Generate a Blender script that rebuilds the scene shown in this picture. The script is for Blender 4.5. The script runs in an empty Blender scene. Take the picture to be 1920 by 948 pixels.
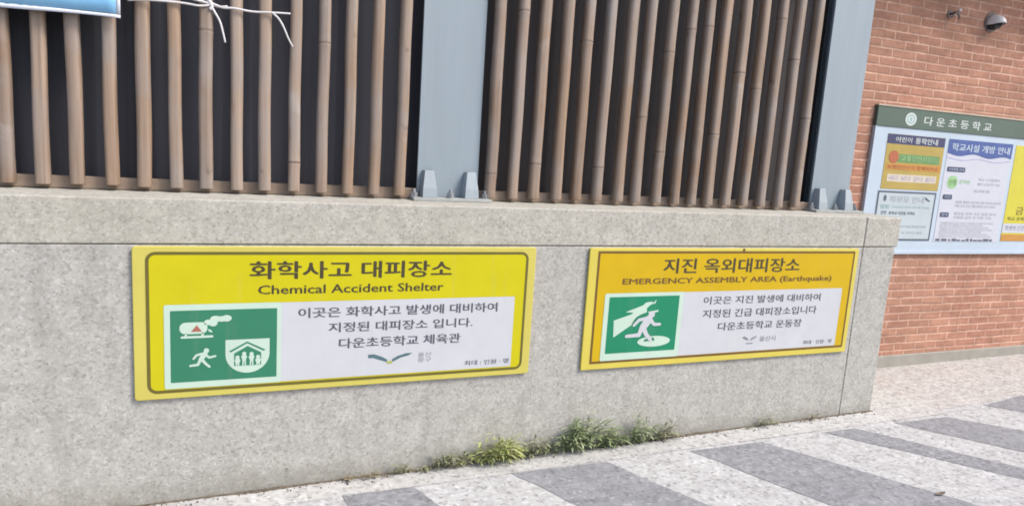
import bpy, bmesh, math, random
from mathutils import Vector, Matrix, noise as mnoise

random.seed(11)
scene = bpy.context.scene
col = scene.collection

# ------------------------------------------------------------------ camera, sky, sun, exposure
EYE = Vector((0.0, -2.8, 1.4602))
cam_data = bpy.data.cameras.new('camera')
cam = bpy.data.objects.new('camera', cam_data)
col.objects.link(cam)
Rr = Vector((0.9255721, -0.3730948, 0.0641605))
Uu = Vector((0.0000902, 0.1696979, 0.9854961))
Ff = Vector((0.3785714, 0.9121419, -0.1571013))
m = Matrix((Rr, Uu, -Ff)).transposed().to_4x4()
m.translation = EYE
cam.matrix_world = m
cam_data.sensor_width = 36.0
cam_data.lens = 36.0 * 1304.45 / 1920.0
cam_data.clip_start = 0.05
cam_data.clip_end = 500.0
scene.camera = cam

SUN_EL, SUN_AZ = 48.0, 131.0           # azimuth measured from +Y (north) clockwise: sun stands right and behind the camera
world = bpy.data.worlds.new('World')
scene.world = world
world.use_nodes = True
wn = world.node_tree
wn.nodes.clear()
sky = wn.nodes.new('ShaderNodeTexSky')
sky.sky_type = 'NISHITA'
sky.sun_disc = False
sky.sun_elevation = math.radians(SUN_EL)
sky.sun_rotation = math.radians(SUN_AZ)
sky.dust_density = 3.0
bg = wn.nodes.new('ShaderNodeBackground')
bg.inputs['Strength'].default_value = 0.11
wo = wn.nodes.new('ShaderNodeOutputWorld')
wn.links.new(sky.outputs[0], bg.inputs[0])
wn.links.new(bg.outputs[0], wo.inputs[0])

sun_data = bpy.data.lights.new('sun', 'SUN')
sun_data.energy = 1.4
sun_data.angle = math.radians(18)
sun_data.color = (1.0, 0.965, 0.92)
sun = bpy.data.objects.new('sun', sun_data)
col.objects.link(sun)
sd = Vector((math.sin(math.radians(SUN_AZ)) * math.cos(math.radians(SUN_EL)),
             math.cos(math.radians(SUN_AZ)) * math.cos(math.radians(SUN_EL)),
             math.sin(math.radians(SUN_EL))))
sun.rotation_euler = sd.to_track_quat('Z', 'Y').to_euler()

vs = scene.view_settings
vs.view_transform = 'Standard'
vs.look = 'None'
vs.exposure = 1.36
vs.gamma = 1.0
vs.use_curve_mapping = False
scene.cycles.filter_width = 1.75
scene.cycles.max_bounces = 6

# ------------------------------------------------------------------ helpers
def tag(o, label=None, cat=None, group=None, kind=None):
    if label: o['label'] = label
    if cat: o['category'] = cat
    if group: o['group'] = group
    if kind: o['kind'] = kind
    return o

def empty(name, loc, label=None, cat=None, group=None):
    o = bpy.data.objects.new(name, None)
    o.empty_display_size = 0.05
    o.location = loc
    col.objects.link(o)
    return tag(o, label, cat, group)

def link_mesh(name, me, mat, parent=None):
    o = bpy.data.objects.new(name, me)
    col.objects.link(o)
    if mat and not me.materials:
        me.materials.append(mat)
    if parent is not None:
        o.parent = parent
    return o

def obj(name, bm, mat, parent=None, smooth=False, bevel=0.0, seg=2):
    """bm holds world coordinates minus the parent's location."""
    bmesh.ops.recalc_face_normals(bm, faces=bm.faces)
    me = bpy.data.meshes.new(name)
    bm.to_mesh(me)
    bm.free()
    if smooth:
        for p in me.polygons: p.use_smooth = True
    o = link_mesh(name, me, mat, parent)
    if bevel:
        b = o.modifiers.new('bevel', 'BEVEL')
        b.width = bevel; b.segments = seg; b.limit_method = 'ANGLE'
        b.angle_limit = math.radians(40)
    return o

def box(bm, x0, x1, y0, y1, z0, z1):
    vsx = [bm.verts.new((x, y, z)) for x in (x0, x1) for y in (y0, y1) for z in (z0, z1)]
    for q in ((0, 1, 3, 2), (4, 6, 7, 5), (0, 4, 5, 1), (2, 3, 7, 6), (0, 2, 6, 4), (1, 5, 7, 3)):
        bm.faces.new([vsx[i] for i in q])
    return vsx

def boxes(*bs):
    bm = bmesh.new()
    for b in bs: box(bm, *b)
    return bm

def tube(bm, pts, rad, n=8, caps=True):
    pts = [Vector(p) for p in pts]
    rings = []
    for i, p in enumerate(pts):
        d = (pts[min(i + 1, len(pts) - 1)] - pts[max(i - 1, 0)]).normalized()
        a = d.cross(Vector((0, 1, 0.01)))
        if a.length < 1e-4: a = Vector((1, 0, 0))
        a.normalize(); b = d.cross(a).normalized()
        r = rad[i] if isinstance(rad, (list, tuple)) else rad
        rings.append([bm.verts.new(p + r * (math.cos(2 * math.pi * k / n) * a + math.sin(2 * math.pi * k / n) * b)) for k in range(n)])
    for r0, r1 in zip(rings, rings[1:]):
        for k in range(n):
            bm.faces.new((r0[k], r0[(k + 1) % n], r1[(k + 1) % n], r1[k]))
    if caps:
        bm.faces.new(rings[0]); bm.faces.new(rings[-1])

def prism(bm, pts, y0, y1):
    """polygon in XZ extruded from y0 (front) to y1"""
    a = [bm.verts.new((x, y0, z)) for x, z in pts]
    b = [bm.verts.new((x, y1, z)) for x, z in pts]
    n = len(pts)
    bm.faces.new(a); bm.faces.new(b)
    for i in range(n):
        bm.faces.new((a[i], a[(i + 1) % n], b[(i + 1) % n], b[i]))

def flat(bm, pts, y):
    bm.faces.new([bm.verts.new((x, y, z)) for x, z in pts])

def rrect(x0, x1, z0, z1, r, n=6):
    out = []
    for cx, cz, a0 in ((x1 - r, z1 - r, 0), (x0 + r, z1 - r, 90), (x0 + r, z0 + r, 180), (x1 - r, z0 + r, 270)):
        for k in range(n + 1):
            a = math.radians(a0 + 90 * k / n)
            out.append((cx + r * math.cos(a), cz + r * math.sin(a)))
    return out

def ring_band(bm, outer, inner, y):
    a = [bm.verts.new((x, y, z)) for x, z in outer]
    b = [bm.verts.new((x, y, z)) for x, z in inner]
    n = len(a)
    for i in range(n):
        bm.faces.new((a[i], a[(i + 1) % n], b[(i + 1) % n], b[i]))

def ellipse(cx, cz, rx, rz, n=28, rot=0.0):
    out = []
    for k in range(n):
        a = 2 * math.pi * k / n
        x, z = rx * math.cos(a), rz * math.sin(a)
        out.append((cx + x * math.cos(rot) - z * math.sin(rot), cz + x * math.sin(rot) + z * math.cos(rot)))
    return out

def capsule(p, q, r0, r1, n=8):
    p = Vector(p); q = Vector(q)
    a0 = math.atan2(q.y - p.y, q.x - p.x)
    out = []
    for k in range(n + 1):
        a = a0 + math.pi / 2 + math.pi * k / n
        out.append((p.x + r0 * math.cos(a), p.y + r0 * math.sin(a)))
    for k in range(n + 1):
        a = a0 - math.pi / 2 + math.pi * k / n
        out.append((q.x + r1 * math.cos(a), q.y + r1 * math.sin(a)))
    return out

def lettering(name, items, mat, parent, y):
    """items: (text, x0, x1, z0, z1, embolden); every line of text is fitted to its box and becomes one mesh facing -Y,
    in coordinates relative to the parent. Bold strokes are the same glyphs again, shifted sideways in thin layers."""
    for it in items:
        body, x0, x1, z0, z1 = it[:5]
        off = it[5] if len(it) > 5 else 0.0
        cu = bpy.data.curves.new('text', 'FONT')
        cu.body = body
        cu.size = 1.0
        cu.resolution_u = 2
        to = bpy.data.objects.new('text', cu)
        me = bpy.data.meshes.new_from_object(to)
        xs = [v.co.x for v in me.vertices]; ys = [v.co.y for v in me.vertices]
        ax, bx, ay, by = min(xs), max(xs), min(ys), max(ys)
        verts, faces = [], []
        w = off * (z1 - z0) * 1.1
        layers = [(0.0, 0.0)] if off < 0.005 else [(-w, 0.0), (0.0, w * 0.35), (w, -w * 0.35)]
        for k, (sx, sz) in enumerate(layers):
            base = len(verts)
            for v in me.vertices:
                verts.append((x0 + sx + (v.co.x - ax) / (bx - ax) * (x1 - x0), y - 0.00012 * k, z0 + sz + (v.co.y - ay) / (by - ay) * (z1 - z0)))
            for p in me.polygons:
                faces.append([base + i for i in p.vertices])
        bpy.data.objects.remove(to)
        bpy.data.meshes.remove(me)
        bpy.data.curves.remove(cu)
        me = bpy.data.meshes.new(name)
        me.from_pydata(verts, [], faces)
        me.update()
        link_mesh(name, me, mat, parent)

# ------------------------------------------------------------------ materials
class NT:
    def __init__(self, name):
        self.mat = bpy.data.materials.new(name)
        self.mat.use_nodes = True
        self.t = self.mat.node_tree
        self.b = self.t.nodes['Principled BSDF']
    def n(self, typ, **kw):
        nd = self.t.nodes.new(typ)
        for k, v in kw.items(): setattr(nd, k, v)
        return nd
    def l(self, a, b): self.t.links.new(a, b)
    def coord(self, kind='Object'):
        if not hasattr(self, 'tc'): self.tc = self.n('ShaderNodeTexCoord')
        return self.tc.outputs[kind]
    def mapping(self, scale):
        mp = self.n('ShaderNodeMapping')
        mp.inputs['Scale'].default_value = scale
        self.l(self.coord(), mp.inputs['Vector'])
        return mp.outputs[0]
    def noise(self, scale, detail=3, rough=0.55, vec=None, dist=0.0):
        nd = self.n('ShaderNodeTexNoise')
        nd.inputs['Scale'].default_value = scale
        nd.inputs['Detail'].default_value = detail
        nd.inputs['Roughness'].default_value = rough
        nd.inputs['Distortion'].default_value = dist
        self.l(vec if vec is not None else self.coord(), nd.inputs['Vector'])
        return nd.outputs['Fac']
    def ramp(self, fac, stops):
        r = self.n('ShaderNodeValToRGB')
        e = r.color_ramp.elements
        while len(e) < len(stops): e.new(0.5)
        for el, (p, c) in zip(e, stops):
            el.position = p
            el.color = (c, c, c, 1) if isinstance(c, (int, float)) else (*c, 1)
        self.l(fac, r.inputs[0])
        return r.outputs[0]
    def mix(self, a, b, fac, mode='MIX'):
        mx = self.n('ShaderNodeMix', data_type='RGBA', blend_type=mode)
        for s, v in ((mx.inputs[0], fac), (mx.inputs[6], a), (mx.inputs[7], b)):
            if isinstance(v, (int, float)): s.default_value = v
            elif isinstance(v, tuple): s.default_value = (*v, 1)
            else: self.l(v, s)
        return mx.outputs[2]
    def bump(self, h, strength, dist=0.01):
        bp = self.n('ShaderNodeBump')
        bp.inputs['Strength'].default_value = strength
        bp.inputs['Distance'].default_value = dist
        self.l(h, bp.inputs['Height'])
        self.l(bp.outputs[0], self.b.inputs['Normal'])
    def color(self, c):
        if isinstance(c, tuple): self.b.inputs['Base Color'].default_value = (*c, 1)
        else: self.l(c, self.b.inputs['Base Color'])
    def set(self, rough=0.6, metal=0.0, spec=0.5):
        self.b.inputs['Roughness'].default_value = rough
        self.b.inputs['Metallic'].default_value = metal
        self.b.inputs['Specular IOR Level'].default_value = spec
        return self.mat

def aggregate(name, base, dark, light, grain=150.0, stain=0.25, warm=(0.36, 0.33, 0.29), bump=0.25):
    t = NT(name)
    vo = t.n('ShaderNodeTexVoronoi'); vo.inputs['Scale'].default_value = grain
    t.l(t.coord(), vo.inputs['Vector'])
    sep = t.n('ShaderNodeSeparateColor'); t.l(vo.outputs['Color'], sep.inputs[0])
    g = t.ramp(sep.outputs[0], [(0.0, dark), (0.22, base), (0.78, base), (1.0, light)])
    n2 = t.ramp(t.noise(grain * 0.38, 3, 0.6), [(0.32, 0.84), (0.5, 1.0), (0.7, 1.09)])
    c = t.mix(g, n2, 1.0, 'MULTIPLY')
    n3 = t.ramp(t.noise(2.2, 5, 0.62), [(0.35, 0.0), (0.68, 1.0)])
    f = t.n('ShaderNodeMath', operation='MULTIPLY'); t.l(n3, f.inputs[0]); f.inputs[1].default_value = stain
    c = t.mix(c, warm, f.outputs[0])
    n4 = t.ramp(t.noise(14.0, 4, 0.6), [(0.3, 0.88), (0.65, 1.06)])
    c = t.mix(c, n4, 1.0, 'MULTIPLY')
    t.t_c = c
    t.color(c)
    t.bump(sep.outputs[1], bump, 0.003)
    t.set(0.85, 0, 0.25)
    return t

M = {}
def plain(name, c, rough=0.5, var=0.06, scale=12.0, metal=0.0, spec=0.5):
    t = NT(name)
    n = t.ramp(t.noise(scale, 4, 0.6), [(0.3, 1.0 - var), (0.7, 1.0 + var)])
    t.color(t.mix(c, n, 1.0, 'MULTIPLY'))
    M[name] = t.set(rough, metal, spec)
    return M[name]

# wall: exposed-aggregate stone, a little darker and greener where splashed near the pavement, streaks from the coping
t = aggregate('wall_stone', (0.352, 0.341, 0.312), (0.25, 0.241, 0.216), (0.43, 0.42, 0.40), grain=130, warm=(0.355, 0.335, 0.30))
sx = t.n('ShaderNodeSeparateXYZ'); t.l(t.coord(), sx.inputs[0])
nz = t.noise(6.0, 4, 0.65)
ad = t.n('ShaderNodeMath', operation='MULTIPLY_ADD'); t.l(nz, ad.inputs[0]); ad.inputs[1].default_value = 0.22; t.l(sx.outputs[2], ad.inputs[2])
dirt = t.ramp(ad.outputs[0], [(0.10, 0.55), (0.24, 0.0)])
c = t.mix(t.t_c, (0.15, 0.145, 0.115), dirt)
st = t.ramp(t.noise(1.0, 4, 0.6, t.mapping((9, 9, 0.7))), [(0.54, 1.0), (0.76, 0.82)])
c = t.mix(c, st, 1.0, 'MULTIPLY')
# scattered pores and chips
pv = t.n('ShaderNodeTexVoronoi'); pv.inputs['Scale'].default_value = 11.0; t.l(t.coord(), pv.inputs['Vector'])
pc = t.n('ShaderNodeSeparateColor'); t.l(pv.outputs['Color'], pc.inputs[0])
pr = t.ramp(pv.outputs['Distance'], [(0.05, 1.0), (0.11, 0.0)])
pk = t.ramp(pc.outputs[0], [(0.80, 0.0), (0.86, 0.7)])
c = t.mix(c, (0.14, 0.13, 0.115), t.mix(pr, pk, 1.0, 'MULTIPLY'))
t.color(c)
M['wall_stone'] = t.mat
t = aggregate('coping_stone', (0.375, 0.358, 0.315), (0.265, 0.25, 0.218), (0.45, 0.437, 0.405), grain=130, warm=(0.30, 0.28, 0.22), stain=0.35)
M['coping_stone'] = t.mat
def paving(name, base, dark, light, stain_c):
    t = aggregate(name, base, dark, light, grain=72, stain=0.2, warm=stain_c, bump=0.3)
    br = t.n('ShaderNodeTexBrick')
    br.inputs['Scale'].default_value = 1.0
    br.inputs['Brick Width'].default_value = 0.3
    br.inputs['Row Height'].default_value = 0.15
    br.inputs['Mortar Size'].default_value = 0.003
    br.inputs['Color1'].default_value = (1, 1, 1, 1)
    br.inputs['Color2'].default_value = (0.93, 0.93, 0.93, 1)
    br.inputs['Mortar'].default_value = (0.78, 0.77, 0.75, 1)
    t.l(t.coord(), br.inputs['Vector'])
    t.color(t.mix(t.t_c, br.outputs['Color'], 0.8, 'MULTIPLY'))
    M[name] = t.mat
paving('paving_light', (0.40, 0.395, 0.392), (0.24, 0.235, 0.23), (0.50, 0.50, 0.50), (0.40, 0.385, 0.36))
paving('paving_dark', (0.222, 0.222, 0.232), (0.15, 0.15, 0.158), (0.30, 0.30, 0.31), (0.24, 0.24, 0.245))
paving('paving_edge', (0.425, 0.418, 0.402), (0.26, 0.25, 0.24), (0.52, 0.515, 0.50), (0.39, 0.365, 0.32))
paving('paving_warm', (0.405, 0.39, 0.37), (0.25, 0.22, 0.20), (0.50, 0.49, 0.475), (0.405, 0.36, 0.325))
t = aggregate('asphalt', (0.055, 0.055, 0.056), (0.03, 0.03, 0.03), (0.10, 0.10, 0.10), grain=80)
M['asphalt'] = t.mat

# brick
t = NT('red_brick')
sx = t.n('ShaderNodeSeparateXYZ'); t.l(t.coord(), sx.inputs[0])
su = t.n('ShaderNodeMath', operation='ADD'); t.l(sx.outputs[0], su.inputs[0]); t.l(sx.outputs[1], su.inputs[1])
cb = t.n('ShaderNodeCombineXYZ'); t.l(su.outputs[0], cb.inputs[0]); t.l(sx.outputs[2], cb.inputs[1])
nw = t.n('ShaderNodeTexNoise'); nw.inputs['Scale'].default_value = 9.0; t.l(t.coord(), nw.inputs['Vector'])
vm = t.n('ShaderNodeVectorMath', operation='MULTIPLY_ADD')
t.l(nw.outputs['Color'], vm.inputs[0]); vm.inputs[1].default_value = (0.014, 0.010, 0); t.l(cb.outputs[0], vm.inputs[2])
br = t.n('ShaderNodeTexBrick')
br.inputs['Scale'].default_value = 1.0
br.inputs['Brick Width'].default_value = 0.215
br.inputs['Row Height'].default_value = 0.0555
br.inputs['Mortar Size'].default_value = 0.0085
br.inputs['Mortar Smooth'].default_value = 0.6
br.inputs['Bias'].default_value = 0.0
br.inputs['Color1'].default_value = (0.375, 0.190, 0.128, 1)
br.inputs['Color2'].default_value = (0.315, 0.152, 0.104, 1)
br.inputs['Mortar'].default_value = (0.53, 0.33, 0.25, 1)
t.l(vm.outputs[0], br.inputs['Vector'])
n1 = t.ramp(t.noise(26, 4, 0.65), [(0.3, 0.82), (0.7, 1.15)])
mm = t.ramp(t.noise(7.0, 3, 0.6), [(0.36, 0.75), (0.62, 0.0)])
mq = t.n('ShaderNodeMath', operation='MULTIPLY'); t.l(mm, mq.inputs[0]); t.l(br.outputs['Fac'], mq.inputs[1])
c = t.mix(br.outputs['Color'], (0.345, 0.185, 0.128), mq.outputs[0])
c = t.mix(c, n1, 1.0, 'MULTIPLY')
n2 = t.ramp(t.noise(1.7, 4, 0.6), [(0.4, 0.0), (0.75, 0.35)])
c = t.mix(c, (0.33, 0.21, 0.14), n2)
n5 = t.ramp(t.noise(4.5, 2, 0.5, t.mapping((1, 1, 3.5))), [(0.35, 0.86), (0.65, 1.12)])
c = t.mix(c, n5, 1.0, 'MULTIPLY')
t.color(c)
inv = t.n('ShaderNodeMath', operation='SUBTRACT'); inv.inputs[0].default_value = 1.0; t.l(br.outputs['Fac'], inv.inputs[1])
t.bump(inv.outputs[0], 0.6, 0.006)
M['red_brick'] = t.set(0.85, 0, 0.25)

# weathered bamboo-like slats
t = NT('slat_wood')
oi = t.n('ShaderNodeObjectInfo')
base = t.ramp(oi.outputs['Random'], [(0.0, (0.180, 0.117, 0.078)), (0.35, (0.250, 0.170, 0.113)), (0.65, (0.215, 0.158, 0.120)), (1.0, (0.290, 0.212, 0.156))])
st = t.ramp(t.noise(1.0, 4, 0.6, t.mapping((70, 70, 1.8))), [(0.3, 0.70), (0.7, 1.22)])
c = t.mix(base, st, 1.0, 'MULTIPLY')
gr = t.n('ShaderNodeVectorMath', operation='ADD'); t.l(t.coord(), gr.inputs[0]); t.l(oi.outputs['Location'], gr.inputs[1])
bl = t.ramp(t.noise(3.4, 4, 0.6, gr.outputs[0]), [(0.40, 0.0), (0.66, 0.75)])
c = t.mix(c, (0.235, 0.207, 0.188), bl)
bw = t.ramp(t.noise(5.0, 3, 0.6, t.mapping((8, 8, 1.4))), [(0.55, 0.0), (0.75, 0.5)])
c = t.mix(c, (0.19, 0.108, 0.062), bw)
kn = t.ramp(t.noise(9.0, 2, 0.5, gr.outputs[0]), [(0.70, 0.0), (0.76, 0.75)])
c = t.mix(c, (0.085, 0.055, 0.042), kn)
wh = t.ramp(t.noise(6.5, 3, 0.5, gr.outputs[0], 0.4), [(0.66, 0.0), (0.76, 0.5)])
c = t.mix(c, (0.34, 0.30, 0.27), wh)
t.color(c)
t.bump(st, 0.12, 0.002)
M['slat_wood'] = t.set(0.45, 0, 0.5)
plain('slat_node', (0.15, 0.108, 0.085), 0.6, 0.2, 30)
t = NT('rail_wood')
st = t.ramp(t.noise(1.0, 4, 0.6, t.mapping((1.6, 40, 40))), [(0.3, 0.8), (0.7, 1.12)])
t.color(t.mix((0.265, 0.20, 0.152), st, 1.0, 'MULTIPLY'))
M['rail_wood'] = t.set(0.65, 0, 0.3)
for pn, pc_ in (('dark_panel', (0.045, 0.046, 0.056)), ('brown_panel', (0.042, 0.037, 0.038))):
    t = NT(pn)
    st = t.ramp(t.noise(1.0, 3, 0.5, t.mapping((14, 14, 0.4))), [(0.3, 0.7), (0.7, 1.35)])
    t.color(t.mix(pc_, st, 1.0, 'MULTIPLY'))
    M[pn] = t.set(0.7, 0, 0.25)

# steel paint with runs and rust spots
def steel(name, c):
    t = NT(name)
    st = t.ramp(t.noise(1.0, 4, 0.6, t.mapping((14, 14, 1.1))), [(0.3, 0.93), (0.7, 1.05)])
    c = t.mix(c, st, 1.0, 'MULTIPLY')
    sp = t.ramp(t.noise(13, 5, 0.7), [(0.71, 0.0), (0.77, 0.45)])
    c = t.mix(c, (0.25, 0.2, 0.15), sp)
    t.color(c)
    M[name] = t.set(0.42, 0.0, 0.5)
steel('post_paint', (0.225, 0.268, 0.30))
steel('galvanised', (0.25, 0.285, 0.31))
plain('plate_grey', (0.29, 0.30, 0.285), 0.7, 0.18, 18)
plain('bolt_steel', (0.22, 0.23, 0.235), 0.5, 0.25, 60, metal=0.3)

# sign faces
def signpaint(name, c, rough=0.38):
    t = NT(name)
    n = t.ramp(t.noise(7, 4, 0.6), [(0.3, 0.955), (0.7, 1.03)])
    c2 = t.mix(c, n, 1.0, 'MULTIPLY')
    d = t.ramp(t.noise(1.0, 4, 0.65, t.mapping((20, 20, 1.5))), [(0.58, 0.0), (0.8, 0.14)])
    t.color(t.mix(c2, (0.3, 0.28, 0.24), d))
    M[name] = t.set(rough, 0, 0.25)
signpaint('lemon_yellow', (0.455, 0.405, 0.006))
signpaint('golden_yellow', (0.475, 0.315, 0.006))
signpaint('pale_yellow_edge', (0.47, 0.41, 0.09))
signpaint('pale_gold_edge', (0.51, 0.425, 0.075))
signpaint('sign_white', (0.45, 0.455, 0.475))
signpaint('sign_green', (0.032, 0.165, 0.095))
signpaint('sign_green_bright', (0.014, 0.185, 0.095))
signpaint('pale_mint', (0.42, 0.53, 0.44))
plain('ink_brown', (0.045, 0.033, 0.008), 0.6)
plain('ink_olive', (0.105, 0.085, 0.008), 0.6)
plain('ink_amber', (0.12, 0.06, 0.006), 0.6)
plain('ink_slate', (0.075, 0.075, 0.095), 0.6)
plain('ink_grey', (0.17, 0.175, 0.20), 0.6)
plain('ink_teal', (0.06, 0.12, 0.14), 0.6)
plain('ink_red', (0.30, 0.10, 0.07), 0.6)
plain('ink_lime', (0.30, 0.33, 0.06), 0.6)

# notice board
plain('board_green', (0.062, 0.098, 0.075), 0.5, 0.08, 5)
plain('board_blue', (0.39, 0.46, 0.53), 0.4, 0.05, 4)
plain('board_trim', (0.40, 0.41, 0.42), 0.45, 0.05, 8)
plain('board_cap', (0.36, 0.30, 0.23), 0.6, 0.1, 20)
plain('paper_white', (0.45, 0.46, 0.51), 0.5, 0.03, 6)
plain('paper_pale', (0.38, 0.43, 0.45), 0.5, 0.05, 6)
plain('paper_mustard', (0.34, 0.25, 0.055), 0.5, 0.1, 6)
plain('print_navy', (0.028, 0.032, 0.09), 0.5)
plain('print_blue', (0.04, 0.075, 0.24), 0.5, 0.12, 8)
plain('print_green', (0.11, 0.22, 0.07), 0.5)
plain('print_lime', (0.25, 0.42, 0.20), 0.5)
plain('print_orange', (0.42, 0.20, 0.035), 0.5)
plain('print_red', (0.33, 0.09, 0.035), 0.5)
plain('print_cream', (0.50, 0.44, 0.34), 0.5)
plain('print_white', (0.47, 0.50, 0.48), 0.5)
plain('print_yellow', (0.48, 0.43, 0.03), 0.5)
plain('print_dark', (0.13, 0.10, 0.01), 0.5)
plain('print_grey', (0.26, 0.26, 0.30), 0.6)
plain('print_slate', (0.07, 0.085, 0.12), 0.6)
plain('print_teal', (0.20, 0.34, 0.33), 0.6)
plain('print_mauve', (0.33, 0.30, 0.45), 0.6)

plain('plinth_concrete', (0.26, 0.245, 0.21), 0.9, 0.15, 7)
plain('roof_concrete', (0.30, 0.29, 0.27), 0.9, 0.12, 5)
plain('vent_metal', (0.58, 0.55, 0.54), 0.4, 0.1, 20)
plain('vent_dark', (0.02, 0.02, 0.022), 0.7)
plain('bracket_metal', (0.15, 0.115, 0.105), 0.6, 0.2, 30)
t = NT('banner_blue')
n1 = t.ramp(t.noise(6, 4, 0.6), [(0.3, (0.16, 0.37, 0.60)), (0.52, (0.20, 0.43, 0.66)), (0.72, (0.27, 0.48, 0.62))])
t.color(n1)
M['banner_blue'] = t.set(0.45, 0, 0.4)
plain('banner_hem', (0.52, 0.55, 0.62), 0.5, 0.05, 10)
plain('cord_white', (0.52, 0.50, 0.50), 0.7, 0.08, 30)

def leaf(name, a, b, c):
    t = NT(name)
    g = t.n('ShaderNodeNewGeometry')
    t.color(t.ramp(g.outputs['Random Per Island'], [(0.0, a), (0.5, b), (1.0, c)]))
    M[name] = t.set(0.6, 0, 0.3)
leaf('leaf_yellow_green', (0.24, 0.27, 0.08), (0.37, 0.40, 0.14), (0.46, 0.47, 0.25))
leaf('leaf_green', (0.14, 0.185, 0.085), (0.24, 0.29, 0.145), (0.34, 0.37, 0.23))
leaf('leaf_olive', (0.16, 0.17, 0.085), (0.24, 0.25, 0.14), (0.32, 0.31, 0.21))
leaf('leaf_dry', (0.20, 0.16, 0.09), (0.27, 0.22, 0.14), (0.33, 0.28, 0.19))
plain('dead_leaf', (0.14, 0.11, 0.085), 0.8, 0.2, 60)

# ------------------------------------------------------------------ ground
SL = 0.0095                                   # the street climbs gently to the right
def gz(x): return SL * x

def sheet(name, pts, lift, mat, sub=1):
    bm = bmesh.new()
    bm.faces.new([bm.verts.new((x, y, gz(x) + lift)) for x, y in pts])
    o = obj(name, bm, mat)
    return tag(o, kind='structure')

sheet('ground', [(-150, -150), (150, -150), (150, 150), (-150, 150)], -0.012, M['asphalt'])
sheet('pavement', [(-8, -7), (14, -7), (14, 5), (-8, 5)], 0.0, M['paving_light'])
sheet('pavement_edge_strip', [(-2.6, -0.13), (3.95, -0.155), (3.95, 0.62), (-2.6, 0.62)], 0.0015, M['paving_edge'])
sheet('pavement_by_brick_wall', [(3.95, -0.10), (9.5, 0.14), (9.5, 0.7), (3.95, 0.7)], 0.0015, M['paving_warm'])

# dark inlaid bands fanning away from the wall
bm = bmesh.new()
def ext(p, q, y):
    k = (y - p[1]) / (q[1] - p[1])
    return (p[0] + (q[0] - p[0]) * k, y)
BANDS = [((-0.42, -0.128), (-0.40, -0.4), (-0.03, -0.13), (0.02, -0.4)),
         ((0.43, -0.133), (0.47, -0.45), (0.72, -0.148), (0.785, -0.33)),
         ((1.169, -0.148), (1.333, -0.484), (1.643, -0.163), (1.86, -0.634)),
         ((2.106, -0.17), (2.387, -0.793), (2.54, -0.18), (3.014, -0.938)),
         ((2.97, -0.175), (3.515, -0.868), (3.19, -0.178), (3.646, -0.787)),
         ((3.49, -0.18), (3.852, -0.659), (3.90, -0.195), (4.165, -0.464)),
         ((4.34, -0.12), (4.60, -0.42), (4.78, -0.06), (5.08, -0.40)),
         ((5.25, -0.02), (5.6, -0.4), (5.7, 0.0), (6.1, -0.4))]
for a, b, c_, d in BANDS:
    a2, d2 = ext(a, b, -6.5), ext(c_, d, -6.5)
    n = 14
    L_, R_ = [], []
    for i in range(n + 1):
        for lst, p, q in ((L_, a, a2), (R_, c_, d2)):
            f_ = (i / n) ** 2
            x = p[0] + (q[0] - p[0]) * f_ + (random.uniform(-.008, .008) if i else 0)
            y = p[1] + (q[1] - p[1]) * f_
            lst.append(bm.verts.new((x, y, gz(x) + 0.0018)))
    for i in range(n):
        bm.faces.new((L_[i], L_[i + 1], R_[i + 1], R_[i]))
tag(obj('pavement_bands', bm, M['paving_dark']), kind='structure')

# ------------------------------------------------------------------ low stone wall
COP_T, COP_B = 1.178, 1.0112
wall = empty('stone_wall', (0.5, 0.2, 0.0), 'low grey exposed aggregate stone wall carrying the slatted fence and both yellow signs', 'wall')
WX, WY = -0.5, -0.2
def wbox(x0, x1, y0, y1, z0, z1): return (x0 + WX, x1 + WX, y0 + WY, y1 + WY, z0, z1)
obj('wall_body', boxes(wbox(-2.6, 3.264, 0, 0.48, -0.06, 1.0085)), M['wall_stone'], wall, bevel=0.004)
obj('end_pier', boxes(wbox(3.269, 3.513, 0.001, 0.48, -0.03, 1.0085)), M['wall_stone'], wall, bevel=0.004)
obj('coping_stone', boxes(wbox(-2.6, 3.264, -0.002, 0.485, COP_B, COP_T)), M['coping_stone'], wall, bevel=0.006, seg=3)
obj('coping_stone', boxes(wbox(3.269, 3.533, -0.001, 0.49, COP_B, COP_T)), M['coping_stone'], wall, bevel=0.009, seg=3)

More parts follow.
